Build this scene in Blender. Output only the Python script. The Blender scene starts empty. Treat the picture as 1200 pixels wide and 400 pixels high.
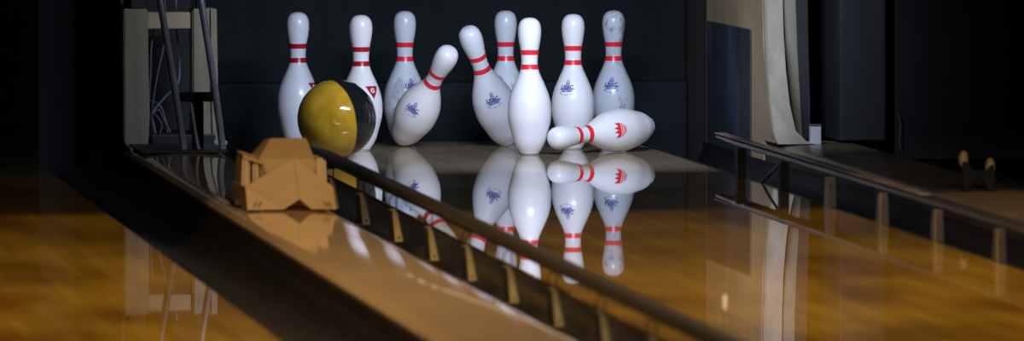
import bpy, bmesh, math, random
from mathutils import Vector, Matrix, Quaternion
random.seed(7)
S = bpy.context.scene
COL = S.collection
PI = math.pi
# world frame: X across the lanes, Y down the lane (head pin spot at 0), Z up (lane surface at 0), metres

# ------------------------------------------------------------------ camera
CAM = dict(u=-2.6915, h=1.07505, d=20.0, yaw=.136557, pitch=.054716, f=8635.24)
cam_d = bpy.data.cameras.new('camera'); cam = bpy.data.objects.new('camera', cam_d); COL.objects.link(cam)
cam.location = (CAM['u'], -CAM['d'], CAM['h'])
fw = Vector((math.sin(CAM['yaw'])*math.cos(CAM['pitch']), math.cos(CAM['yaw'])*math.cos(CAM['pitch']), -math.sin(CAM['pitch'])))
cam.rotation_euler = fw.to_track_quat('-Z', 'Y').to_euler()
cam_d.sensor_width = 36; cam_d.lens = CAM['f']*36/1200; cam_d.clip_end = 200; cam_d.clip_start = .1
cam_d.dof.use_dof = True; cam_d.dof.focus_distance = 20.9; cam_d.dof.aperture_fstop = 6.5
S.camera = cam

# ------------------------------------------------------------------ world, light, exposure
S.view_settings.view_transform = 'Standard'; S.view_settings.look = 'None'
S.view_settings.gamma = 1; S.view_settings.use_curve_mapping = False
S.view_settings.exposure = 0.0
w = bpy.data.worlds.new('world'); S.world = w; w.use_nodes = True
w.node_tree.nodes['Background'].inputs[0].default_value = (.55, .65, .9, 1)
w.node_tree.nodes['Background'].inputs[1].default_value = .006

def area(name, loc, target, sx, sy, watts, color, spread=180):
    d = bpy.data.lights.new(name, 'AREA'); d.shape = 'RECTANGLE'; d.size = sx; d.size_y = sy
    d.energy = watts; d.color = color; d.spread = math.radians(spread)
    o = bpy.data.objects.new(name, d); COL.objects.link(o); o.location = loc
    o.rotation_euler = (Vector(target)-Vector(loc)).to_track_quat('-Z', 'Y').to_euler()
    return o
# the tube behind the masking unit that lights the pins
area('pin_light', (.12, -1.15, .93), (.1, .55, .17), .75, .07, 8.7, (.72, .80, 1.0), 86)
# warm down lights over the lanes in front of the mask
area('lane_light', (-.3, -5.7, 3.1), (-.3, -5.2, 0), 5.0, .8, 92, (1.0, .74, .38), 150)
# dim light of the hall behind the camera
area('hall_light', (-1.0, -14, 3.2), (-.2, 0, .2), 3.0, 1.0, 30, (1.0, .93, .78), 60)

# ------------------------------------------------------------------ materials
def mat(name, base=(.5,.5,.5), rough=.5, metal=0., ior=1.5, spec=.5, coat=0.):
    m = bpy.data.materials.new(name); m.use_nodes = True
    b = m.node_tree.nodes['Principled BSDF']
    b.inputs['Base Color'].default_value = (*base, 1); b.inputs['Roughness'].default_value = rough
    b.inputs['Metallic'].default_value = metal; b.inputs['IOR'].default_value = ior
    b.inputs['Specular IOR Level'].default_value = spec; b.inputs['Coat Weight'].default_value = coat
    return m
def nt(m): return m.node_tree.nodes, m.node_tree.links, m.node_tree.nodes['Principled BSDF']
def coords(m, scale=(1,1,1), kind='Object'):
    n, l, b = nt(m)
    tc = n.new('ShaderNodeTexCoord'); mp = n.new('ShaderNodeMapping'); mp.inputs['Scale'].default_value = scale
    l.new(tc.outputs[kind], mp.inputs['Vector']); return mp.outputs[0]
def ramp(m, fac, stops):
    n, l, b = nt(m); r = n.new('ShaderNodeValToRGB')
    while len(r.color_ramp.elements) < len(stops): r.color_ramp.elements.new(.5)
    for e, (p, c) in zip(r.color_ramp.elements, stops): e.position = p; e.color = (*c, 1)
    l.new(fac, r.inputs[0]); return r.outputs[0]
def noise(m, vec, scale, detail=3, rough=.5):
    n, l, b = nt(m); t = n.new('ShaderNodeTexNoise'); t.inputs['Scale'].default_value = scale
    t.inputs['Detail'].default_value = detail; t.inputs['Roughness'].default_value = rough
    l.new(vec, t.inputs['Vector']); return t.outputs[0]
def mixc(m, fac, a, b_, mode='MIX'):
    n, l, b = nt(m); x = n.new('ShaderNodeMix'); x.data_type = 'RGBA'; x.blend_type = mode
    for s, v in ((x.inputs[0], fac), (x.inputs[6], a), (x.inputs[7], b_)):
        if hasattr(v, 'links'): l.new(v, s)
        elif isinstance(v, tuple): s.default_value = (*v, 1)
        else: s.default_value = v
    return x.outputs[2]
def mottled(name, c1, c2, scale, rough=.5, stretch=(1,1,1), metal=0., bump=0., spec=.5, lo=.35, hi=.65):
    m = mat(name, c1, rough, metal, spec=spec); n, l, b = nt(m)
    v = coords(m, stretch); f = noise(m, v, scale, 4, .6)
    l.new(ramp(m, f, [(lo, c1), (hi, c2)]), b.inputs['Base Color'])
    if bump:
        bp = n.new('ShaderNodeBump'); bp.inputs['Strength'].default_value = bump; bp.inputs['Distance'].default_value = .002
        l.new(f, bp.inputs['Height']); l.new(bp.outputs[0], b.inputs['Normal'])
    return m

def boards(name, cols, rough, stain):
    """lane surface: narrow maple boards running down the lane, under a gloss finish"""
    m = mat(name, cols[1], rough); n, l, b = nt(m)
    geo = n.new('ShaderNodeTexCoord'); sep = n.new('ShaderNodeSeparateXYZ'); l.new(geo.outputs['Object'], sep.inputs[0])
    dv = n.new('ShaderNodeMath'); dv.operation = 'DIVIDE'; dv.inputs[1].default_value = .027; l.new(sep.outputs[0], dv.inputs[0])
    fl = n.new('ShaderNodeMath'); fl.operation = 'FLOOR'; l.new(dv.outputs[0], fl.inputs[0])
    # plank ends staggered per board
    wn0 = n.new('ShaderNodeTexWhiteNoise'); wn0.noise_dimensions = '1D'; l.new(fl.outputs[0], wn0.inputs['W'])
    yy = n.new('ShaderNodeMath'); yy.operation = 'MULTIPLY_ADD'; l.new(wn0.outputs[0], yy.inputs[0]); yy.inputs[1].default_value = 5; 
    ys = n.new('ShaderNodeMath'); ys.operation = 'DIVIDE'; ys.inputs[1].default_value = 1.3; l.new(sep.outputs[1], ys.inputs[0]); l.new(ys.outputs[0], yy.inputs[2])
    fy = n.new('ShaderNodeMath'); fy.operation = 'FLOOR'; l.new(yy.outputs[0], fy.inputs[0])
    cb = n.new('ShaderNodeCombineXYZ'); l.new(fl.outputs[0], cb.inputs[0]); l.new(fy.outputs[0], cb.inputs[1])
    wn = n.new('ShaderNodeTexWhiteNoise'); wn.noise_dimensions = '2D'; l.new(cb.outputs[0], wn.inputs['Vector'])
    c = ramp(m, wn.outputs[0], [(0, cols[0]), (.5, cols[1]), (1, cols[2])])
    g = noise(m, coords(m, (60, 1.5, 1)), 1.0, 4, .6)
    c = mixc(m, .35, c, ramp(m, g, [(.3, cols[0]), (.7, cols[2])]))
    big = noise(m, coords(m, (2.2, .9, 1)), 1.3, 2, .5)
    c = mixc(m, stain, c, ramp(m, big, [(.35, (.45, .38, .3)), (.6, (1, 1, 1))]), 'MULTIPLY')
    l.new(c, b.inputs['Base Color'])
    return m
M = {}
M['lane'] = boards('lane_maple', [(.50,.265,.028), (.60,.335,.040), (.70,.41,.058)], .014, .8)
M['deck'] = boards('deck_maple', [(.40,.31,.20), (.48,.38,.25), (.58,.47,.33)], .03, .6)
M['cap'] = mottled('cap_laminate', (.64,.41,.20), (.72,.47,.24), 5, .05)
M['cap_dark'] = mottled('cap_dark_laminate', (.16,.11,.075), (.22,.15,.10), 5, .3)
M['cap_side'] = mottled('cap_side', (.06,.045,.032), (.085,.06,.045), 8, .4)
M['gutter'] = mottled('gutter_plastic', (.030,.024,.021), (.042,.034,.029), 6, .25, spec=.3)
M['gutter_matt'] = mottled('matt_gutter', (.012,.011,.013), (.018,.016,.018), 6, .55, spec=.12)
M['cover'] = mottled('tan_cover_plastic', (.50,.30,.125), (.54,.33,.145), 9, .5)
M['slot'] = mat('slot', (.15,.08,.03), .6)
M['rail'] = mottled('rail_brown', (.05,.034,.026), (.07,.048,.036), 14, .38)
M['rail_dark'] = mottled('rail_dark', (.035,.03,.03), (.05,.045,.045), 14, .35)
M['post_dark'] = mottled('post_dark', (.008,.008,.010), (.014,.013,.015), 14, .6, spec=.1)
M['railtop'] = mottled('rail_worn_top', (.16,.13,.13), (.42,.26,.26), 9, .35, (1, .6, 1))
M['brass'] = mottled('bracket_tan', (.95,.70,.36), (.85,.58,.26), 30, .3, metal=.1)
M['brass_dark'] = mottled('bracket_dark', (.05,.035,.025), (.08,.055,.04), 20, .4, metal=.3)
M['brass_dim'] = mottled('highlight_lobe_tan', (.34,.23,.11), (.24,.16,.08), 30, .4)  # tan of the post edge highlights and of the bracket lobes
M['steel_dk'] = mat('dark_steel', (.06,.06,.065), .4, .7)
M['pipe'] = mottled('grey_pipe', (.32,.35,.40), (.40,.43,.49), 12, .35, metal=.2)
M['beige'] = mottled('beige_wood', (.40,.37,.27), (.30,.28,.20), 5, .6, (6, 6, .8), bump=.3)
M['beige_edge'] = mottled('pale_edge', (.42,.37,.26), (.34,.30,.22), 20, .6)
M['crossbar'] = mottled('tan_wood', (.62,.50,.34), (.52,.41,.28), 6, .6, (1, 6, 6))
M['darkpaint'] = mottled('dark_paint', (.028,.03,.034), (.04,.042,.048), 5, .5)
M['black'] = mottled('black_cloth', (.012,.013,.016), (.018,.02,.023), 4, .85)
M['curtain'] = mottled('curtain', (.012,.018,.019), (.016,.023,.024), 2.5, .9, spec=.1, bump=.2)
M['cushion'] = mottled('cushion', (.010,.015,.018), (.016,.024,.028), 7, .8, (1, 1, 2), bump=.4, spec=.15)
M['ply'] = mottled('plywood', (.56,.43,.26), (.40,.30,.18), 4, .6, (1, 2, .8), bump=.2)
M['ply_dark'] = mottled('soiled_plywood', (.05,.045,.04), (.09,.075,.06), 3, .7, (1, 4, .6), lo=.4, hi=.75)
M['blue'] = mottled('blue_plate', (.035,.045,.058), (.075,.115,.19), 3.0, .45, (1, 2, .8), lo=.5, hi=.72)
M['greyblue'] = mottled('grey_blue_panel', (.030,.034,.042), (.024,.027,.032), 4, .6, (3, 3, .8))
M['pale'] = mottled('pale_curved_wood', (.54,.49,.39), (.40,.36,.29), 5, .6, (5, 5, .8), bump=.2)
M['white'] = mat('white_plastic', (.75,.78,.85), .4)
M['purple'] = mat('purple_cable', (.14,.10,.15), .45)
M['bluec'] = mat('blue_grey_cable', (.17,.21,.32), .45)
M['grey_c'] = mat('grey_cable', (.13,.12,.14), .45)
M['red'] = mat('red_stripe', (.85,.025,.055), .3)
M['darkred'] = mat('dark_red_stripe', (.42,.008,.02), .28)
M['navy'] = mat('blue_ink', (.012,.03,.32), .35)
M['redink'] = mat('red_ink', (.75,.03,.06), .35)
M['dkredink'] = mat('dark_red_ink', (.40,.012,.03), .35)
M['base_ring'] = mat('pin_base_ring', (.55,.55,.58), .4)

def pin_mat(name, base, scuff, amt, seed):
    m = mat(name, base, .30, coat=.1); n, l, b = nt(m)
    v = coords(m, (1, 1, .6)); mp = v.node; mp.inputs['Location'].default_value = (seed, seed*.7, seed*1.3)
    f = noise(m, v, 55, 5, .7); g = noise(m, v, 9, 2, .5)
    mul = n.new('ShaderNodeMath'); mul.operation = 'MULTIPLY'; l.new(f, mul.inputs[0]); l.new(g, mul.inputs[1])
    r = ramp(m, mul.outputs[0], [(.30, (0, 0, 0)), (.40, (amt, amt, amt))])
    l.new(mixc(m, r, base, scuff), b.inputs['Base Color'])
    b.inputs['Coat Roughness'].default_value = .1
    return m
PM = {'clean': pin_mat('pin_clean', (.86,.87,.90), (.6,.6,.65), .15, 0),
      'cool': pin_mat('pin_cool', (.80,.84,.92), (.35,.38,.45), .3, 3),
      'scuffed': pin_mat('pin_scuffed', (.60,.66,.74), (.10,.13,.2), .75, 5),
      'worn': pin_mat('pin_worn', (.66,.72,.80), (.28,.31,.4), .55, 8)}

# ------------------------------------------------------------------ mesh helpers
def link(name, bm, m, parent=None, smooth=False, mats=None):
    me = bpy.data.meshes.new(name); bmesh.ops.recalc_face_normals(bm, faces=bm.faces[:]); bm.to_mesh(me); bm.free()
    for x in (mats or [m]): me.materials.append(x)
    if smooth:
        for p in me.polygons: p.use_smooth = True
        try: me.set_sharp_from_angle(angle=math.radians(40))
        except Exception: pass
    o = bpy.data.objects.new(name, me); COL.objects.link(o)
    if parent: o.parent = parent; o.location = -Vector((0,0,0))
    return o
def rebase(o, loc):
    """put the origin of a one-mesh thing at loc without moving it"""
    loc = Vector(loc); o.data.transform(Matrix.Translation(-loc)); o.location = loc
def empty(name, loc, rz=0):
    o = bpy.data.objects.new(name, None); COL.objects.link(o); o.location = loc; o.rotation_euler = (0,0,rz); o.empty_display_size = .05
    return o
def tag(o, label, cat, group=None):
    o['label'] = label; o['category'] = cat
    if group: o['group'] = group
    return o
def struct(o): o['kind'] = 'structure'; return o
def child(name, bm, m, root, smooth=False):
    """bm in world coordinates; becomes a part of root"""
    o = link(name, bm, m, None, smooth)
    o.parent = root
    inv = Matrix.Translation(-world_of(root)); o.data.transform(inv); return o
def world_of(o):
    v = Vector(o.location)
    while o.parent: o = o.parent; v = v + Vector(o.location)
    return v
def box(bm, lo, hi, bev=0.):
    vs = [bm.verts.new((x, y, z)) for x in (lo[0], hi[0]) for y in (lo[1], hi[1]) for z in (lo[2], hi[2])]
    fs = [(0,1,3,2), (4,6,7,5), (0,4,5,1), (2,3,7,6), (0,2,6,4), (1,5,7,3)]
    F = [bm.faces.new([vs[i] for i in f]) for f in fs]
    if bev:
        es = list({e for f in F for e in f.edges})
        bmesh.ops.bevel(bm, geom=es, offset=bev, segments=2, affect='EDGES', profile=.6)
    return bm
def bx(lo, hi, bev=0.): return box(bmesh.new(), lo, hi, bev)
def prism(bm, pts, axis, a, b):
    """extrude a closed 2D outline along axis from a to b"""
    def P(u, v, t): return {'x': (t, u, v), 'y': (u, t, v), 'z': (u, v, t)}[axis]
    A = [bm.verts.new(P(u, v, a)) for u, v in pts]; B = [bm.verts.new(P(u, v, b)) for u, v in pts]
    bm.faces.new(A); bm.faces.new(B[::-1])
    for i in range(len(pts)):
        j = (i+1) % len(pts); bm.faces.new((A[i], B[i], B[j], A[j]))
    return bm
def solid(bm, V, F):
    vs = [bm.verts.new(v) for v in V]
    for f in F: bm.faces.new([vs[i] for i in f])
    return bm
def sheet(bm, polys, t, direction):
    """thick sheet from several planar polygons, extruded by t along direction"""
    d = Vector(direction).normalized()*t
    for pl in polys:
        A = [bm.verts.new(p) for p in pl]; B = [bm.verts.new(Vector(p)+d) for p in pl]
        bm.faces.new(A); bm.faces.new(B[::-1])
        for i in range(len(pl)):
            j = (i+1) % len(pl); bm.faces.new((A[i], B[i], B[j], A[j]))
    return bm
def tube(bm, pts, r, seg=12, closed_ends=True):
    pts = [Vector(p) for p in pts]; rings = []
    up = Vector((0.13, .21, .97))
    for i, p in enumerate(pts):
        t = (pts[min(i+1, len(pts)-1)] - pts[max(i-1, 0)]).normalized()
        if abs(t.dot(up)) > .95: u = t.cross(Vector((1, 0, 0))).normalized()
        else: u = t.cross(up).normalized()
        if rings:
            u = (lu - t*lu.dot(t)).normalized()
        lu = u; v = t.cross(u)
        rr = r[i] if isinstance(r, (list, tuple)) else r
        rings.append([bm.verts.new(p + (u*math.cos(k*2*PI/seg) + v*math.sin(k*2*PI/seg))*rr) for k in range(seg)])
    for a, b in zip(rings, rings[1:]):
        for k in range(seg): bm.faces.new((a[k], a[(k+1)%seg], b[(k+1)%seg], b[k]))
    if closed_ends: bm.faces.new(rings[0][::-1]); bm.faces.new(rings[-1])
    return bm
def spline(P, n=8):
    P = [Vector(p) for p in P]; out = []
    Q = [2*P[0]-P[1]] + P + [2*P[-1]-P[-2]]
    for i in range(1, len(Q)-2):
        for k in range(n):
            t = k/n; a, b, c, d = Q[i-1:i+3]
            out.append(.5*((2*b) + (c-a)*t + (2*a-5*b+4*c-d)*t*t + (3*b-a-3*c+d)*t**3))
    return out + [P[-1]]
def lathe(bm, prof, seg=48):
    rings = []
    for r, z in prof:
        rings.append([bm.verts.new((r*math.cos(k*2*PI/seg), r*math.sin(k*2*PI/seg), z)) for k in range(seg)] if r > 1e-6 else [bm.verts.new((0, 0, z))])
    for a, b in zip(rings, rings[1:]):
        for k in range(seg):
            j = (k+1) % seg
            if len(a) == 1: bm.faces.new((a[0], b[k], b[j]))
            elif len(b) == 1: bm.faces.new((a[k], a[j], b[0]))
            else: bm.faces.new((a[k], a[j], b[j], b[k]))
    return bm

# ------------------------------------------------------------------ structure
HW = .527          # half width of a lane
LX = -1.772        # centre of the left lane
CT = .045          # top of the division caps
Y0, Y1 = -8.5, .98 # near end built, back end of pin deck
struct(link('floor', bx((-5.5, -24, -.32), (5.0, 2.6, -.30)), M['black']))
struct(link('wall_back', bx((-5.5, 2.2, -.3), (5.0, 2.3, 2.6)), M['black']))
struct(link('wall_left', bx((-5.6, -8.5, -.3), (-5.5, 2.3, 2.6)), M['black']))
struct(link('wall_right', bx((5.0, -8.5, -.3), (5.1, 2.3, 2.6)), M['black']))
# masking unit: dark board hanging across both lanes above the pins, just above the view
mk = bx((-5.5, -3.0, .61), (5.0, -2.95, 2.6)); box(mk, (-5.5, -3.0, 2.58), (5.0, 2.3, 2.62))
o = link('masking_unit', mk, M['black']); rebase(o, (0, -2.98, .61)); struct(o)

def lane(cx, label, deck_to=Y1):
    r = empty('bowling_lane', (cx, 0, -.06)); tag(r, label, 'bowling lane')
    child('lane_surface', bx((cx-HW, Y0, -.06), (cx+HW, -.65, 0)), M['lane'], r)
    child('pin_deck', bx((cx-HW, -.6495, -.06), (cx+HW, deck_to, 0)), M['deck'], r)
    child('lane_foundation', bx((cx-HW+.03, Y0, -.299), (cx+HW-.03, deck_to, -.061)), M['black'], r)
    return r
lane(0, 'glossy golden lane under the pins, right of the tan division strip')
lane(LX, 'glossy golden bowling lane in the lower left corner, empty of pins')

def gutter(xa, xb, label, m_='gutter'):
    """half round trough between two heights; xa, xb its edges"""
    n = 16; cx = (xa+xb)/2; R = abs(xb-xa)/2 - .005; top = -.006
    prof = [(cx - R*math.cos(PI*k/n), top - .088*math.sin(PI*k/n)) for k in range(n+1)]
    outer = [(x + (-.003 if x < cx else .003)*abs(x-cx)/R, z-.006) for x, z in prof][::-1]
    bm = prism(bmesh.new(), prof + outer, 'y', Y0, 1.0)
    o = link('lane_gutter', bm, M[m_], smooth=True); rebase(o, (cx, 0, top-.09)); tag(o, label, 'gutter'); return o
gutter(LX+HW, -1.012, 'wide dark gutter between the lower left lane and tan division strip')
gutter(-.758, -HW, 'dark gutter beneath the left bumper rail and its brass brackets')
gutter(.553, .758, 'dark gutter beneath the right bumper rail and its posts', 'gutter_matt')
gutter(1.022, 1.255, 'unlit black gutter at the right edge beyond the right division strip')

def cap(xa, xb, y1, label, top_m='cap'):
    cx = (xa+xb)/2; hw = (xb-xa)/2
    r = empty('division_cap', (cx, 0, -.3)); tag(r, label, 'division strip')
    # crowned laminate top with rolled edges
    top = []
    for k in range(25):
        t = -1 + 2*k/24
        crown = .0065*(1-t*t)
        edge = .012*max(0, (abs(t)-.80)/.20)**2
        top.append((cx + hw*t, CT - .0065 + crown - edge))
    prof = top + [(xb-.001, CT-.028), (xa+.001, CT-.028)]
    child('cap_top', prism(bmesh.new(), prof, 'y', Y0, y1), M[top_m], r, True)
    child('cap_side', bx((xa+.004, Y0, -.299), (xb-.004, y1, CT-.0285)), M['cap_side'], r)
    return r
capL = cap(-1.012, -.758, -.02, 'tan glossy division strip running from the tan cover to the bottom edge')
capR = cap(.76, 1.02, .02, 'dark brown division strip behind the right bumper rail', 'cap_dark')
# long scratch in the gloss of the left cap: glints drawn as a white strand
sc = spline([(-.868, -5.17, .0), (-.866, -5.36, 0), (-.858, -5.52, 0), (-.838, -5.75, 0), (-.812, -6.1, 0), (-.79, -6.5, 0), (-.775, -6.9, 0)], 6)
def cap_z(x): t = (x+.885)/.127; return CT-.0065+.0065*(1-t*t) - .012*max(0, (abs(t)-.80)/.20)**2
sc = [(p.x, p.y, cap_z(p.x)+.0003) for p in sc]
child('scratch_glints', tube(bmesh.new(), sc, [.0007 + (.0030 if i in (1, 6, 7, 12) else .0012 if i > 14 else 0) for i in range(len(sc))], 6), mat('glint_white', (.85,.85,.9), .25), capL, True)

# ------------------------------------------------------------------ pit, kickbacks, machine
pit = empty('pit_backdrop', (0, 1.35, -.2)); tag(pit, 'dark curtain and lower cushion hanging behind the standing pins', 'curtain')
bm = bmesh.new(); N = 60
f = [(-.755 + 1.51*i/N, 1.35 + .006*math.sin(i*.9) + .004*math.sin(i*2.3)) for i in range(N+1)]
prism(bm, f + [(x, y+.01) for x, y in f[::-1]], 'z', .155, .8)
child('upper_curtain', bm, M['curtain'], pit, True)
bm = bx((-.755, 1.30, -.2), (.755, 1.38, .158), .012)
child('lower_cushion', bm, M['cushion'], pit, True)
o = link('pit_floor', bx((-.755, .985, -.22), (.755, 1.5, -.20)), M['black']); struct(o)

# left machine frame standing at the end of the left cap
fr = empty('pinsetter_frame', (-.885, 0, CT)); tag(fr, 'open beige wooden frame of two uprights left of the pins', 'frame')
def upright(x0, x1, foot=0):
    # cut board with slight flare toward the foot
    pts = [(x0, .05 if x0 < -.9 else -.01), (x0, .418), (x1, .418), (x1+.002, .25), (x1+.004, .12), (x1+foot, -.01)]
    bm = prism(bmesh.new(), pts, 'y', 0, .10)
    bmesh.ops.bevel(bm, geom=bm.edges[:], offset=.004, segments=2, affect='EDGES')
    return bm
child('upright', upright(-1.011, -.944), M['beige'], fr)
up2 = child('upright', upright(-.822, -.757, .014), M['beige'], fr)
e = child('pale_edge_strip', prism(bmesh.new(), [(-.766, .0), (-.772, .25), (-.772, .417), (-.7565, .417), (-.753, .2), (-.742, -.005)], 'y', -.006, -.0005), M['beige_edge'], up2)  # paler strip down the right edge of the upright
e['label'] = 'pale strip along the edge'
child('crossbar', bx((-.943, .012, .363), (-.823, .06, .408), .003), M['crossbar'], fr)
gb = empty('guard_bar', (-.84, -.32, .0525)); tag(gb, 'dark T shaped metal bar between the two slanting grey pipes', 'bar')
child('cross_piece', bx((-.897, -.32, .178), (-.795, -.30, .204), .003), M['post_dark'], gb)
child('stem', bx((-.853, -.318, .0525), (-.822, -.302, .1775), .003), M['post_dark'], gb)
child('side_plate', bx((-.996, .102, .02), (-.951, .298, .41)), M['darkpaint'], fr)
child('inner_panel', bx((-.95, .30, -.0), (-.80, .31, .44)), M['black'], fr)
child('dark_box_base', bx((-.935, -.012, CT), (-.76, .25, .075), .004), M['darkpaint'], fr)
bm = bx((-1.0, -.42, .0455), (-.765, -.03, .0515), .002)
child('end_plate', bm, M['darkpaint'], capL)
bm = bx((-.768, -.028, .046), (-.73, .03, .058), .004)
child('foot_tab', bm, mat('foot_grey', (.35,.37,.42), .5), fr)
for a_, b_ in ((-.99, -.955), (-.81, -.79)): child('top_clip', bx((a_, .0, .419), (b_, .06, .455), .002), M['steel_dk'], fr)

def pipe(pts, r, label, name='steel_pipe'):
    o = link(name, tube(bmesh.new(), spline(pts), r, 14), M['pipe'], smooth=True); rebase(o, pts[-1]); return tag(o, label, 'pipe', 'grey pipes in front of the beige frame')
pipe([(-.955, -.30, .56), (-.941, -.34, .453), (-.908, -.36, .24), (-.880, -.37, .0525)], .0095, 'left one of the two thick slanting grey pipes before the frame')
pipe([(-.842, -.30, .56), (-.831, -.34, .453), (-.800, -.36, .24), (-.776, -.37, .0525)], .0095, 'right one of two thick slanting grey pipes, over the right upright')
pipe([(-.860, -.35, .176), (-.849, -.355, .10), (-.840, -.36, .053)], .0045, 'thin short grey pipe between the two thick slanting pipes')

def cable(pts, r, m, label):
    o = link('cable', tube(bmesh.new(), spline(pts), r, 8), m, smooth=True); rebase(o, pts[-1]); tag(o, label, 'cable', 'cables hanging in the beige frame'); return o
cable([(-.90, .085, .44), (-.925, .085, .33), (-.945+.012, .04, .24), (-.938, .04, .14), (-.925, .04, .078)], .0026, M['purple'], 'purple cable nearest the left upright inside the frame')
cable([(-.89, .085, .44), (-.89, .08, .34), (-.912, .06, .24), (-.925, .06, .16), (-.93, .05, .078)], .0026, M['purple'], 'purple cable hanging just left of the left slanting pipe')
cable([(-.86, .085, .44), (-.858, .085, .36), (-.853, .05, .26), (-.862, .03, .21), (-.90, .03, .17), (-.928, .03, .13), (-.922, .03, .078)], .0032, M['bluec'], 'blue grey cable curving down to the left behind the pipe')
cable([(-.93, .075, .165), (-.905, .07, .15), (-.89, .07, .11), (-.885, .07, .078)], .003, M['grey_c'], 'grey cable arching low inside the frame above the dark base')
cable([(-.94, .05, .13), (-.92, .02, .125), (-.905, .02, .10), (-.91, .02, .078)], .003, M['purple'], 'short purple cable looped in the tangle at the frame bottom')
cable([(-.935, .06, .11), (-.915, .04, .14), (-.90, .05, .12), (-.88, .04, .078)], .003, M['grey_c'], 'short grey cable looped rightward in the tangle at the frame bottom')

# kickback of the left lane: dark side board behind the left upright, with pale worn streaks
kb = empty('side_board', (-1.0, .8, 0)); tag(kb, 'dark side board with pale streaks beyond the left upright', 'side board')
child('board', bx((-1.008, .12, -.1), (-1.0, 1.75, .62)), M['ply_dark'], kb)
bm = bmesh.new(); prism(bm, [(1.42, .60), (1.35, .3), (1.31, .22), (1.27, .30), (1.25, .60)], 'x', -1.0105, -1.0082)
c = child('pale_streak', bm, M['beige_edge'], kb)
bm = bmesh.new(); prism(bm, [(1.12, .60), (1.02, .36), (.92, .32), (.86, .60)], 'x', -1.0105, -1.0082)
c = child('pale_streak', bm, M['beige_edge'], kb)
# sweep board closing the left pin deck
sw = empty('sweep_board', (LX, -.12, .002)); tag(sw, 'black sweep board closing off the pin end of the left lane', 'sweep board')
child('board', bx((LX-.56, -.15, .004), (LX+.52, -.12, .66), .004), M['black'], sw)
child('lower_lip', bx((LX-.56, -.17, .0005), (LX+.50, -.151, .03), .003), M['black'], sw)

# right kickback: plywood side, blue plate, pale curved front edge
rk = empty('kickback_board', (.80, .3, -.1)); tag(rk, 'plywood kickback with a blue plate and pale curved front, right of the pins', 'side board')
child('plywood_side', prism(bmesh.new(), [(-.13, .047), (-.06, .13), (.01, .25), (.045, .34), (.055, .44), (.055, .70), (1.0, .70), (1.0, -.1), (.025, -.1), (.025, .047)], 'x', .7615, .785), M['ply'], rk)
child('rear_side', bx((.7615, 1.002, -.2), (.785, 1.75, .70)), M['ply_dark'], rk)
child('blue_plate', bx((.7565, .225, -.03), (.761, .965, .345), .001), M['blue'], rk)['label'] = 'blue plate'
# curved front edge, facing the player
def strip(prof, x0, x1, t, dx):
    """prof: list of (y, z, x shift); a bent board seen from the front"""
    bm = bmesh.new(); R = []
    for y, z, s, w2 in prof:
        R.append([bm.verts.new(v) for v in ((x0+s, y, z), (x1+s+w2, y, z), (x1+s+w2, y+t, z), (x0+s, y+t, z))])
    for a, b in zip(R, R[1:]):
        for k in range(4): bm.faces.new((a[k], a[(k+1)%4], b[(k+1)%4], b[k]))
    bm.faces.new(R[0]); bm.faces.new(R[-1][::-1]); return bm
prof = [(.02, .70, 0, 0), (.015, .44, 0, 0), (.0, .34, .0, 0), (-.05, .24, -.004, .002), (-.10, .15, -.006, .006), (-.15, .08, -.006, .014), (-.19, .055, -.004, .034), (-.205, .047, 0, .05)]
o = child('curved_front', strip(prof, .762, .812, .035, 0), M['pale'], rk, True); o['label'] = 'pale curved front edge'
o = child('bright_edge', strip([(a-.003, b, c_, 0) for a, b, c_, d in prof], .7605, .765, .006, 0), M['beige_edge'], rk, True)
prof2 = [(.03, .70, -.003, -.004), (.03, .44, 0, -.004), (.025, .3, .004, -.006), (.02, .15, .012, -.010), (.03, .048, .02, -.016)]
child('second_layer', strip(prof2, .815, .888, .03, 0), M['darkpaint'], rk, True)
o = child('worn_stripe', strip([(a-.002, b, c_, 0) for a, b, c_, d in prof2], .817, .850, .002, 0), M['beige'], rk, True)

ob = empty('side_board', (1.0, .2, -.1)); tag(ob, 'dark grey blue upright board further right, before the black', 'side board')
child('board', bx((.952, -.10, .05), (1.075, -.07, .70), .004), M['greyblue'], ob)
child('edge_bead', bx((1.068, -.108, .05), (1.078, -.10, .70), .002), M['steel_dk'], ob)
child('back_board', bx((.952, -.069, .05), (.965, 1.2, .70)), M['darkpaint'], ob)
hw_ = empty('sweep_board', (1.8, -.2, 0)); tag(hw_, 'black sweep board closing the dark lane at the far right', 'sweep board')
child('board', bx((1.09, -.2, .002), (2.6, -.17, .66), .004), M['black'], hw_)
bm = tube(bmesh.new(), spline([(1.092, -.21, .13), (1.099, -.215, .10), (1.096, -.215, .06), (1.10, -.215, .03)]), .002, 8)
child('hook', bm, M['grey_c'], hw_, True)

# small white box standing on the right cap
wb = empty('small_white_box', (.869, -.175, .0425)); tag(wb, 'small white box standing at the foot of the pale curved board', 'box')
child('box_body', bx((.855, -.19, .0445), (.884, -.16, .094), .003), M['white'], wb)
child('box_lid', bx((.8545, -.1905, .0945), (.8845, -.1595, .100), .0015), M['grey_c'], wb)

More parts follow.
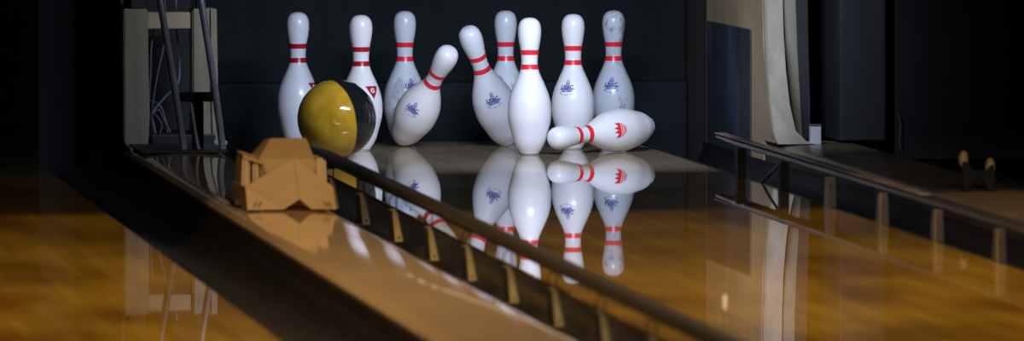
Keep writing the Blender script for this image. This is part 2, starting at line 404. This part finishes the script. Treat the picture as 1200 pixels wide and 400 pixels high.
# ------------------------------------------------------------------ bumper rails
def round_bar(bm, x, y0, y1, w_, h_, z0, n=24):
    """long bar of rounded section with a soft bow along it"""
    sec = []
    for k in range(12):
        a = k*2*PI/12 + PI/12
        c_, s_ = math.cos(a), math.sin(a)
        sec.append((math.copysign(abs(c_)**.55, c_)*w_/2, math.copysign(abs(s_)**.55, s_)*h_/2 + z0))
    R = []
    for i in range(n+1):
        y = y0 + (y1-y0)*i/n
        k_ = .55 if i in (0, n) else 1
        R.append([bm.verts.new((x + a*k_, y, z0 + (b-z0)*k_)) for a, b in sec])
    for a, b in zip(R, R[1:]):
        for k in range(12): bm.faces.new((a[k], a[(k+1)%12], b[(k+1)%12], b[k]))
    bm.faces.new(R[0]); bm.faces.new(R[-1][::-1]); return bm
lr = empty('bumper_rail', (-.60, -4, -.05)); tag(lr, 'brown bumper rail on brass brackets, running along the tan division strip', 'bumper rail')
child('rail_tube', round_bar(bmesh.new(), -.592, -8.4, -.86, .040, .027, .0775), M['rail'], lr, True)
bm = round_bar(bmesh.new(), -.592, -1.35, -.80, .028, .014, .0565); child('end_shoe', bm, M['rail_dark'], lr, True)
for i, y in enumerate((-1.42, -2.09, -2.75, -3.42, -4.08, -4.75, -5.41, -6.06, -6.70, -7.35)):
    # tapered folded bracket hanging to the gutter wall
    b0 = bmesh.new()
    T, B = .032, -.045
    xt, xb = -.606, -.597
    V = [(xt-.009, y, T), (xt, y-.007, T), (xt+.009, y, T), (xb-.015, y, B), (xb-.003, y-.016, B), (xb+.015, y, B),
         (xt-.009, y+.008, T), (xt+.009, y+.008, T), (xb-.015, y+.012, B), (xb+.015, y+.012, B)]
    solid(b0, V, [(0,1,4,3), (1,2,5,4), (0,3,8,6), (2,7,9,5), (6,8,9,7), (0,6,7,2,1), (3,4,5,9,8)])
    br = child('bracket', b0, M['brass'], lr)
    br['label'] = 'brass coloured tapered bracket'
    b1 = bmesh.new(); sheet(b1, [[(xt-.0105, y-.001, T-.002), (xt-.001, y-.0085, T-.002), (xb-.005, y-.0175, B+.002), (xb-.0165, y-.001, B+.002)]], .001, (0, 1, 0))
    d = child('shaded_facet', b1, M['brass_dark'], lr); d.parent = br  # shade of the left facet, put in as a dark sheet
    b2 = tube(bmesh.new(), spline([(xt-.007, y-.003, T-.008), (xt-.008, y-.004, T+.020), (xt-.002, y-.004, T+.0315), (xt+.006, y-.004, T+.0315), (xt+.009, y-.004, T+.020), (xt+.008, y-.003, T-.008)], 4), .0016, 6)
    d = child('wire_loop', b2, M['steel_dk'], lr, True); d.parent = br
    b4 = tube(bmesh.new(), [(xt+.009, y-.001, T), (xb+.015, y-.001, B)], .0016, 6)
    d = child('edge_highlight', b4, M['beige_edge'], lr, True); d.parent = br  # highlight along the right edge, put in as a pale strand
    b3 = bmesh.new(); bmesh.ops.create_uvsphere(b3, u_segments=8, v_segments=6, radius=.0028, matrix=Matrix.Translation((xb+.005, y-.0105, B+.010)))
    d = child('rivet', b3, M['brass_dark'], lr, True); d.parent = br
# gutter hangs the brackets; right rail
rr = empty('bumper_rail', (.57, -4, -.02)); tag(rr, 'dark bumper rail on posts with worn pinkish top, right side of the lane', 'bumper rail')
child('rail_bar', round_bar(bmesh.new(), .568, -8.4, -.40, .042, .018, .080), M['rail_dark'], rr, True)
o = child('worn_top', bx((.552, -3.3, .0885), (.580, -.41, .0905), .0006), M['railtop'], rr); o['label'] = 'worn pinkish top strip'
child('mounting_strip', bx((.5285, -8.4, -.09), (.5515, -.45, -.003), .001), M['rail_dark'], rr)
for i, y in enumerate((-.90, -1.56, -2.22, -2.91, -3.58, -4.28, -4.95, -5.65)):
    pb = bmesh.new(); xx = .540
    wt, wb_ = (.0105, .0105) if i < 2 else (.009, .0108)
    solid(pb, [(xx-wt, y-.018, .0725), (xx+wt, y-.018, .0725), (xx+wt, y+.018, .0725), (xx-wt, y+.018, .0725),
               (xx-wb_, y-.024, -.0025), (xx+wb_, y-.024, -.0025), (xx+wb_, y+.030, -.0025), (xx-wb_, y+.030, -.0025)],
          [(0,1,2,3), (4,7,6,5), (0,4,5,1), (1,5,6,2), (2,6,7,3), (3,7,4,0)])
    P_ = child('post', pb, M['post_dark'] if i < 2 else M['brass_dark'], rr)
    edge_bm = bmesh.new()
    tube(edge_bm, [(xx-wt+.001, y-.019, .071), (xx-wb_+.001, y-.025, 0)], .0018, 6)
    d = child('edge_highlight', edge_bm, M['brass_dim'] if i >= 2 else M['post_dark'], rr, True); d.parent = P_  # lit left edge put in as tan colour, dark on the first two
    bb = bmesh.new(); bmesh.ops.create_uvsphere(bb, u_segments=10, v_segments=6, radius=.003, matrix=Matrix.Translation((xx-.003, y-.019, .05)))
    d = child('bolt', bb, M['steel_dk'], rr, True); d.parent = P_
child('diagonal_brace', tube(bmesh.new(), spline([(.548, -1.50, .071), (.545, -1.44, .055), (.541, -1.33, .026), (.540, -1.24, .001)]), .0042, 8), M['rail_dark'], rr, True)

# ------------------------------------------------------------------ tan folded cover on the left cap
cv = empty('folded_cover', (-.87, -2.8, CT)); tag(cv, 'tan folded plastic cover with a pointed front on the division strip', 'cover')
zb = .047
# front: two slanted facets meeting in a ridge, notch below
bm = bmesh.new()
A = (-.859, -2.93, .166); Rg = (-.857, -3.03, .074)
L1 = (-.976, -2.96, .099); L0 = (-.974, -2.99, zb); N1 = (-.893, -3.02, zb+.003)
N2 = (-.829, -3.02, zb+.003); R0 = (-.766, -2.99, zb); R1 = (-.771, -2.96, .098)
sheet(bm, [(A, L1, L0, N1, Rg), (A, Rg, N2, R0, R1)], .004, (0, 1, .15))
bmesh.ops.remove_doubles(bm, verts=bm.verts[:], dist=.00005)
fp = child('front_panel', bm, M['cover'], cv)
bm = bmesh.new(); tube(bm, [(-.859, -2.932, .166), (-.857, -3.031, .074)], .0013, 6); d = child('ridge_seam', bm, M['beige_edge'], cv, True); d.parent = fp
for x, y in ((-.962, -2.9945), (-.952, -2.999), (-.790, -3.0055), (-.780, -3.0005)):
    s_ = .008 if x < -.85 else -.008
    bm = bmesh.new(); sheet(bm, [[(x, y-.001, .056), (x+.003, y-.0015, .056), (x+.003+s_, y+.002, .067), (x+s_, y+.002, .067)]], .002, (0, 1, 0))
    d = child('slot', bm, M['slot'], cv); d.parent = fp
# side skirts running back
child('side_skirt', sheet(bmesh.new(), [[(-.976, -2.96, .099), (-.974, -2.99, zb), (-.972, -2.62, zb), (-.974, -2.62, .094)]], .004, (1, 0, 0)), M['cover'], cv)
child('side_skirt', sheet(bmesh.new(), [[(-.771, -2.96, .098), (-.766, -2.99, zb), (-.766, -2.62, zb), (-.768, -2.62, .094)]], .004, (-1, 0, 0)), M['cover'], cv)
# rear hood: trapezoid rising behind the front panel
bm = bmesh.new()
V = [(-.885, -2.66, .197), (-.800, -2.66, .197), (-.928, -2.80, .156), (-.797, -2.80, .156), (-.900, -2.90, .10), (-.81, -2.90, .10),
     (-.885, -2.52, .190), (-.800, -2.52, .190), (-.935, -2.50, .13), (-.775, -2.50, .13), (-.935, -2.50, zb), (-.775, -2.50, zb), (-.93, -2.85, zb), (-.79, -2.85, zb)]
solid(bm, V, [(0,2,3,1), (2,4,5,3), (0,1,7,6), (0,6,8,2), (1,3,9,7), (6,7,9,8), (8,9,11,10), (2,8,10,12), (2,12,4), (3,13,11,9), (3,5,13), (4,12,13,5), (10,11,13,12)])
bmesh.ops.bevel(bm, geom=bm.edges[:], offset=.0025, segments=2, affect='EDGES')
child('rear_hood', bm, M['cover'], cv)
# wings: folded tabs either side
def wing(x0, x1, y0, y1, z0, z1, lean):
    bm = bmesh.new()
    V = [(x0, y0, z0), (x1, y0, z0), (x1, y1, z0), (x0, y1, z0), (x0+lean, y0+.01, z1), (x1, y0+.01, z1), (x1, y1, z1), (x0+lean, y1, z1)]
    solid(bm, V, [(0,3,2,1), (4,5,6,7), (0,1,5,4), (1,2,6,5), (2,3,7,6), (3,0,4,7)])
    bmesh.ops.bevel(bm, geom=bm.edges[:], offset=.006, segments=3, affect='EDGES'); return bm
child('wing', wing(-.971, -.950, -2.82, -2.66, .088, .163, .004), M['cover'], cv, True)
bm = bmesh.new(); sheet(bm, [[(-.966, -2.81, .166), (-.92, -2.83, .150), (-.92, -2.66, .156), (-.966, -2.66, .170)]], .007, (0, 0, -1)); child('wing_top', bm, M['cover'], cv)
child('wing', wing(-.930, -.945, -2.835, -2.66, .06, .150, -.002), M['cover'], cv, True)
child('wing', wing(-.768, -.800, -2.83, -2.66, .060, .157, -.004), M['cover'], cv, True)
child('base_shadow_flange', bx((-.985, -2.80, zb), (-.955, -2.55, zb+.012), .002), M['cap_side'], cv)  # shadow below the left wing, put in as a dark base piece

# ------------------------------------------------------------------ twin lobed bracket on the right cap
tb = empty('twin_lobed_bracket', (.865, -2.45, .0425)); tag(tb, 'small bracket with two brass lobes standing on the right division strip', 'bracket')
bm = bmesh.new()
outline = [(.826, .044), (.836, .044), (.842, .062), (.850, .078), (.862, .083), (.872, .075), (.884, .060), (.890, .044), (.902, .044), (.902, .075), (.900, .110), (.893, .113), (.880, .094), (.866, .098), (.850, .094), (.838, .112), (.828, .122), (.822, .118), (.824, .09)]
prism(bm, outline, 'y', -2.46, -2.435); bmesh.ops.bevel(bm, geom=bm.edges[:], offset=.0015, segments=2, affect='EDGES')
child('saddle', bm, M['post_dark'], tb)
for x, z in ((.827, .124), (.893, .106)):
    bm = bmesh.new(); bmesh.ops.create_uvsphere(bm, u_segments=16, v_segments=10, radius=1, matrix=Matrix.Translation((x, -2.448, z)) @ Matrix.Diagonal((.0125, .012, .021, 1)))
    child('brass_lobe', bm, M['brass_dim'], tb, True)

# tiny raised white fleck on the lane
bm = bmesh.new(); solid(bm, [(-.259, -5.41, .0003), (-.249, -5.41, .0003), (-.250, -5.405, .0003), (-.258, -5.405, .0003), (-.257, -5.408, .014), (-.251, -5.408, .016), (-.252, -5.405, .015), (-.256, -5.405, .013)],
    [(0,3,2,1), (4,5,6,7), (0,1,5,4), (1,2,6,5), (2,3,7,6), (3,0,4,7)])
o = link('white_fleck', bm, mat('fleck_white', (.95,.93,.9), .3)); rebase(o, (-.254, -5.407, 0)); tag(o, 'tiny white fleck on the golden lane near the bottom', 'chip')

# ------------------------------------------------------------------ pins
IN = .0254
PROF_IN = [(0, 0), (.90, 0), (1.0, .06), (1.08, .25), (1.414, .75), (1.72, 1.4), (1.953, 2.25), (2.255, 3.375), (2.35, 3.95), (2.383, 4.5), (2.36, 5.2), (2.282, 5.875), (2.10, 6.6), (1.852, 7.25), (1.55, 7.95),
        (1.236, 8.625), (1.09, 9.0), (.983, 9.375), (.899, 10), (.90, 10.4), (.935, 10.875), (.98, 11.3), (1.047, 11.75), (1.14, 12.2), (1.203, 12.625), (1.26, 13.1), (1.273, 13.5), (1.255, 13.85), (1.19, 14.2), (1.06, 14.5), (.86, 14.74), (.58, 14.91), (.28, 14.985), (0, 15)]
def smooth_prof():
    P = [Vector((r, z, 0)) for r, z in PROF_IN[3:]]
    s = spline(P, 4)
    return [(r*IN, z*IN) for r, z in PROF_IN[:3]] + [(max(p.x, 0)*IN, p.y*IN) for p in s[:-1]] + [(0, 15*IN)]
PP = smooth_prof()
def rad(z):
    for (r0, z0), (r1, z1) in zip(PP[2:], PP[3:]):
        if z0 <= z <= z1: return r0 + (r1-r0)*(z-z0)/max(z1-z0, 1e-9)
    return PP[-2][0]
def pin_text(txt, size):
    cu = bpy.data.curves.new('t', 'FONT'); cu.body = txt; cu.size = size; cu.align_x = 'CENTER'; cu.fill_mode = 'FRONT'; cu.offset = size*.042; cu.resolution_u = 3
    ob = bpy.data.objects.new('t', cu); me = bpy.data.meshes.new_from_object(ob)
    bm = bmesh.new(); bm.from_mesh(me); bpy.data.objects.remove(ob); bpy.data.curves.remove(cu); bpy.data.meshes.remove(me); return bm
def wrap(bm, zc, th0):
    """wrap flat marks (x, y in metres) onto the pin around height zc, facing azimuth th0"""
    es = [e for e in bm.edges if e.calc_length() > .004]
    if es: bmesh.ops.subdivide_edges(bm, edges=es, cuts=3)
    bmesh.ops.triangulate(bm, faces=bm.faces[:])
    for v in bm.verts:
        z = zc + v.co.y*1.15; R = rad(z) + .0007; a = th0 + v.co.x*1.15/rad(zc)
        v.co = Vector((R*math.cos(a), R*math.sin(a), z))
    return bm
def flat(bm, pts):
    bm.faces.new([bm.verts.new((x, y, 0)) for x, y in pts]); return bm
def emblem_crest():
    bm = bmesh.new()
    def add(b, dx, dy):
        for v in b.verts: v.co.x += dx; v.co.y += dy
        me = bpy.data.meshes.new('x'); b.to_mesh(me); b.free(); bm.from_mesh(me); bpy.data.meshes.remove(me)
    # small mark of strokes on top, bold word, fine word, arc
    b = bmesh.new()
    for x, h in ((-.0045, .0085), (-.0008, .012), (.0028, .0085)): flat(b, [(x, .0), (x+.0018, .0), (x+.0018, h), (x, h)])
    flat(b, [(-.006, -.001), (.006, -.001), (.006, .0005), (-.006, .0005)])
    add(b, .001, .0085)
    b = pin_text('USBC', .0125)
    for v in b.verts: v.co.x *= 1.05
    add(b, 0, -.003)
    b = bmesh.new(); flat(b, [(-.019, 0), (.020, 0), (.020, .0016), (-.019, .0016)]); add(b, 0, -.0052)
    add(pin_text('CERTIFIED', .0062), 0, -.0105)
    b = bmesh.new()
    for k in range(10):
        if k in (3, 6): continue
        a0 = PI*1.15 + k*PI*.7/10; a1 = a0 + PI*.052
        flat(b, [(.020*math.cos(a0), .013*math.sin(a0)), (.020*math.cos(a1), .013*math.sin(a1)), (.018*math.cos(a1), .0115*math.sin(a1)), (.018*math.cos(a0), .0115*math.sin(a0))])
    add(b, 0, -.006)
    return bm
def emblem_triangle():
    bm = bmesh.new()
    # inverted triangle with a ring shaped gap and a centre dot
    import itertools
    c0 = (0, .003); n = 36
    def tri(a):
        # distance from c0 to triangle edge along angle a
        best = 9
        for k in range(3):
            na = PI/2 + k*2*PI/3; d = .0085
            cs = math.cos(a-na)
            if cs > 1e-3: best = min(best, d/cs)
        return best
    for k in range(n):
        a0, a1 = 2*PI*k/n, 2*PI*(k+1)/n
        flat(bm, [(.0062*math.cos(a0), .0062*math.sin(a0)+.003), (.0062*math.cos(a1), .0062*math.sin(a1)+.003), (tri(a1)*math.cos(a1)*1.35, tri(a1)*math.sin(a1)*1.2+.003), (tri(a0)*math.cos(a0)*1.35, tri(a0)*math.sin(a0)*1.2+.003)])
    flat(bm, [(.0026*math.cos(2*PI*k/12), .0026*math.sin(2*PI*k/12)+.003) for k in range(12)])
    return bm
def emblem_crown_red():
    bm = bmesh.new()
    flat(bm, [(-.017, -.004), (.017, -.004), (.020, .010), (.009, .003), (.006, .014), (0, .004), (-.006, .014), (-.009, .003), (-.020, .010)])
    for y, wd in ((-.0085, .016), (-.0135, .012), (-.018, .007)): flat(bm, [(-wd, y), (wd, y), (wd, y+.0028), (-wd, y+.0028)])
    return bm

bm = lathe(bmesh.new(), PP, 56)
body_mesh = {}
def make_pin(pmat, stripe, emb, emb_m, emb_z, emb_th, label, name='bowling_pin'):
    root = empty(name, (0,0,0)); tag(root, label, 'bowling pin', 'bowling pins on the pin deck')
    root.rotation_mode = 'QUATERNION'
    if pmat not in body_mesh:
        b = link('body', lathe(bmesh.new(), PP, 56), PM[pmat], smooth=True); body_mesh[pmat] = b.data; b.parent = root
    else:
        b = bpy.data.objects.new('body', body_mesh[pmat]); COL.objects.link(b); b.parent = root
    for zc in (11.2*IN, 9.62*IN):
        key = 'stripe%s%.3f' % (stripe, zc)
        if key not in body_mesh:
            zs = [zc + (k/6-.5)*.0138 for k in range(7)]
            sb = lathe(bmesh.new(), [(rad(zs[0])-.0005, zs[0])] + [(rad(z)+.0006, z) for z in zs] + [(rad(zs[-1])-.0005, zs[-1])], 56)
            s_ = link('neck_stripe', sb, M[stripe], smooth=True); body_mesh[key] = s_.data
        else:
            s_ = bpy.data.objects.new('neck_stripe', body_mesh[key]); COL.objects.link(s_)
        s_.parent = root
    if 'ring' not in body_mesh:
        rb = lathe(bmesh.new(), [(.02335, .0008), (1.006*IN+.0006, .0022), (1.07*IN+.0006, .0058), (1.07*IN-.001, .0064)], 56)
        s_ = link('base_ring', rb, M['base_ring'], smooth=True); body_mesh['ring'] = s_.data
    else:
        s_ = bpy.data.objects.new('base_ring', body_mesh['ring']); COL.objects.link(s_)
    s_.parent = root
    if emb:
        g = wrap(emb(), emb_z, emb_th)
        me = bpy.data.meshes.new('emblem'); g.to_mesh(me); g.free(); me.materials.append(M[emb_m])
        e_ = bpy.data.objects.new('emblem', me); COL.objects.link(e_); e_.parent = root
    return root
CAMAZ = math.atan2(-20, -2.69)     # azimuth from the pins to the viewer
def az(deg): return CAMAZ + math.radians(deg)
s_, r_ = .1524, .264
H7 = .175
def stand(p, x, y): p.location = (x, y, 0.0)
p = make_pin('cool', 'darkred', emblem_triangle, 'dkredink', .166, az(62), 'leftmost upright pin, partly behind the yellow and black ball'); stand(p, -3*s_+.009, 3*r_)
p = make_pin('clean', 'darkred', emblem_triangle, 'dkredink', .167, az(40), 'upright pin right behind the ball, red triangle mark on its side'); stand(p, -2*s_+.006, 2*r_)
p = make_pin('worn', 'red', emblem_crest, 'navy', .168, az(22), 'upright pin behind the pin that leans to the right'); stand(p, -s_+.017, .85)
p = make_pin('worn', 'red', emblem_crest, 'navy', .172, az(-22), 'upright pin standing behind the pin that leans to the left'); stand(p, s_+.002, .845)
p = make_pin('clean', 'red', None, None, 0, 0, 'brightest upright pin, in front, with no mark showing'); stand(p, s_-.013, r_-.02)
p = make_pin('clean', 'red', emblem_crest, 'navy', H7, az(-20), 'clean white upright pin with blue mark, second from the right'); stand(p, 2*s_-.002, 2*r_)
p = make_pin('scuffed', 'red', emblem_crest, 'navy', .170, az(-8), 'rightmost upright pin, grey and scuffed with a blue mark'); stand(p, 3*s_+.004, 3*r_+.02)

def lean(p, base, axis, th=0., turn=0.):
    a = Vector(axis).normalized(); q0 = Vector((0,0,1)).rotation_difference(a); e = Vector((math.cos(th), math.sin(th), 0))
    v = Vector((-2.69, -20, 1.0))
    spin = max((k*PI/90 for k in range(180)), key=lambda t: (q0 @ (Quaternion((0,0,1), t) @ e)).dot(v)) + turn
    q = Vector((0,0,1)).rotation_difference(a) @ Quaternion((0,0,1), spin)
    p.rotation_quaternion = q
    # lowest point of the turned pin touches the wood
    low = min((q @ Vector((r*math.cos(t), r*math.sin(t), z))).z for r, z in PP for t in [k*PI/12 for k in range(24)])
    p.location = (base[0], base[1], -low + .0006)
p = make_pin('clean', 'red', emblem_crest, 'navy', .165, az(-28), 'pin leaning far to the right with its head toward the viewer')
lean(p, (-.158, .735), (.107, -.245, .265), az(-28), -.25)
p = make_pin('cool', 'red', emblem_crest, 'navy', .165, az(4), 'pin leaning left with its neck over the dark background')
lean(p, (.142, .70), (-.135, -.13, .33), az(4), 0)
p = make_pin('clean', 'redink' if False else 'red', emblem_crown_red, 'redink', .165, az(0), 'knocked over pin lying on its side at the right with a red mark')
lean(p, (.502, .415), (-.81, -.575, -.06), az(0), 0)

# ------------------------------------------------------------------ ball
bm = bmesh.new(); bmesh.ops.create_uvsphere(bm, u_segments=64, v_segments=40, radius=.1085)
m = mat('ball_yellow_black', (.5,.3,.02), .12, coat=.3); n, l, b = nt(m)
tc = n.new('ShaderNodeTexCoord'); dp = n.new('ShaderNodeVectorMath'); dp.operation = 'DOT_PRODUCT'
nv = Vector((-.87, -.36, -.17)).normalized(); dp.inputs[1].default_value = nv
l.new(tc.outputs['Object'], dp.inputs[0])
nz = noise(m, tc.outputs['Object'], 9, 2); ad = n.new('ShaderNodeMath'); ad.operation = 'MULTIPLY_ADD'; ad.inputs[1].default_value = .012
l.new(nz, ad.inputs[0]); l.new(dp.outputs['Value'], ad.inputs[2])
y_ = ramp(m, noise(m, tc.outputs['Object'], 22, 4), [(.3, (.42,.23,.012)), (.7, (.62,.37,.03))])
fac = ramp(m, ad.outputs[0], [(.0045, (0,0,0)), (.0075, (1,1,1))])
l.new(mixc(m, fac, (.012,.013,.014), y_), b.inputs['Base Color'])
ball = empty('bowling_ball', (-.412, .13, .0)); tag(ball, 'yellow and black bowling ball rolling at the left of the pins', 'bowling ball')
o = link('ball_body', bm, m, smooth=True); o.parent = ball; o.location = (0, 0, .1088)
for k, (a, e_) in enumerate(((20, 62), (44, 60), (32, 36))):
    d = Vector((math.cos(math.radians(a))*math.cos(math.radians(e_)), math.sin(math.radians(a))*math.cos(math.radians(e_)), math.sin(math.radians(e_))))
    bm = bmesh.new(); q = Vector((0,0,1)).rotation_difference(d).to_matrix().to_4x4()
    lathe(bm, [(0, -.001), (.0115, -.001), (.0125, .0003), (.0115, .0012), (.0105, .0004), (0, .0004)], 20)
    bm.transform(Matrix.Translation(d*.1083) @ q)
    o = link('finger_hole', bm, M['black'], smooth=True); o.parent = ball; o.location = (0, 0, .1088)
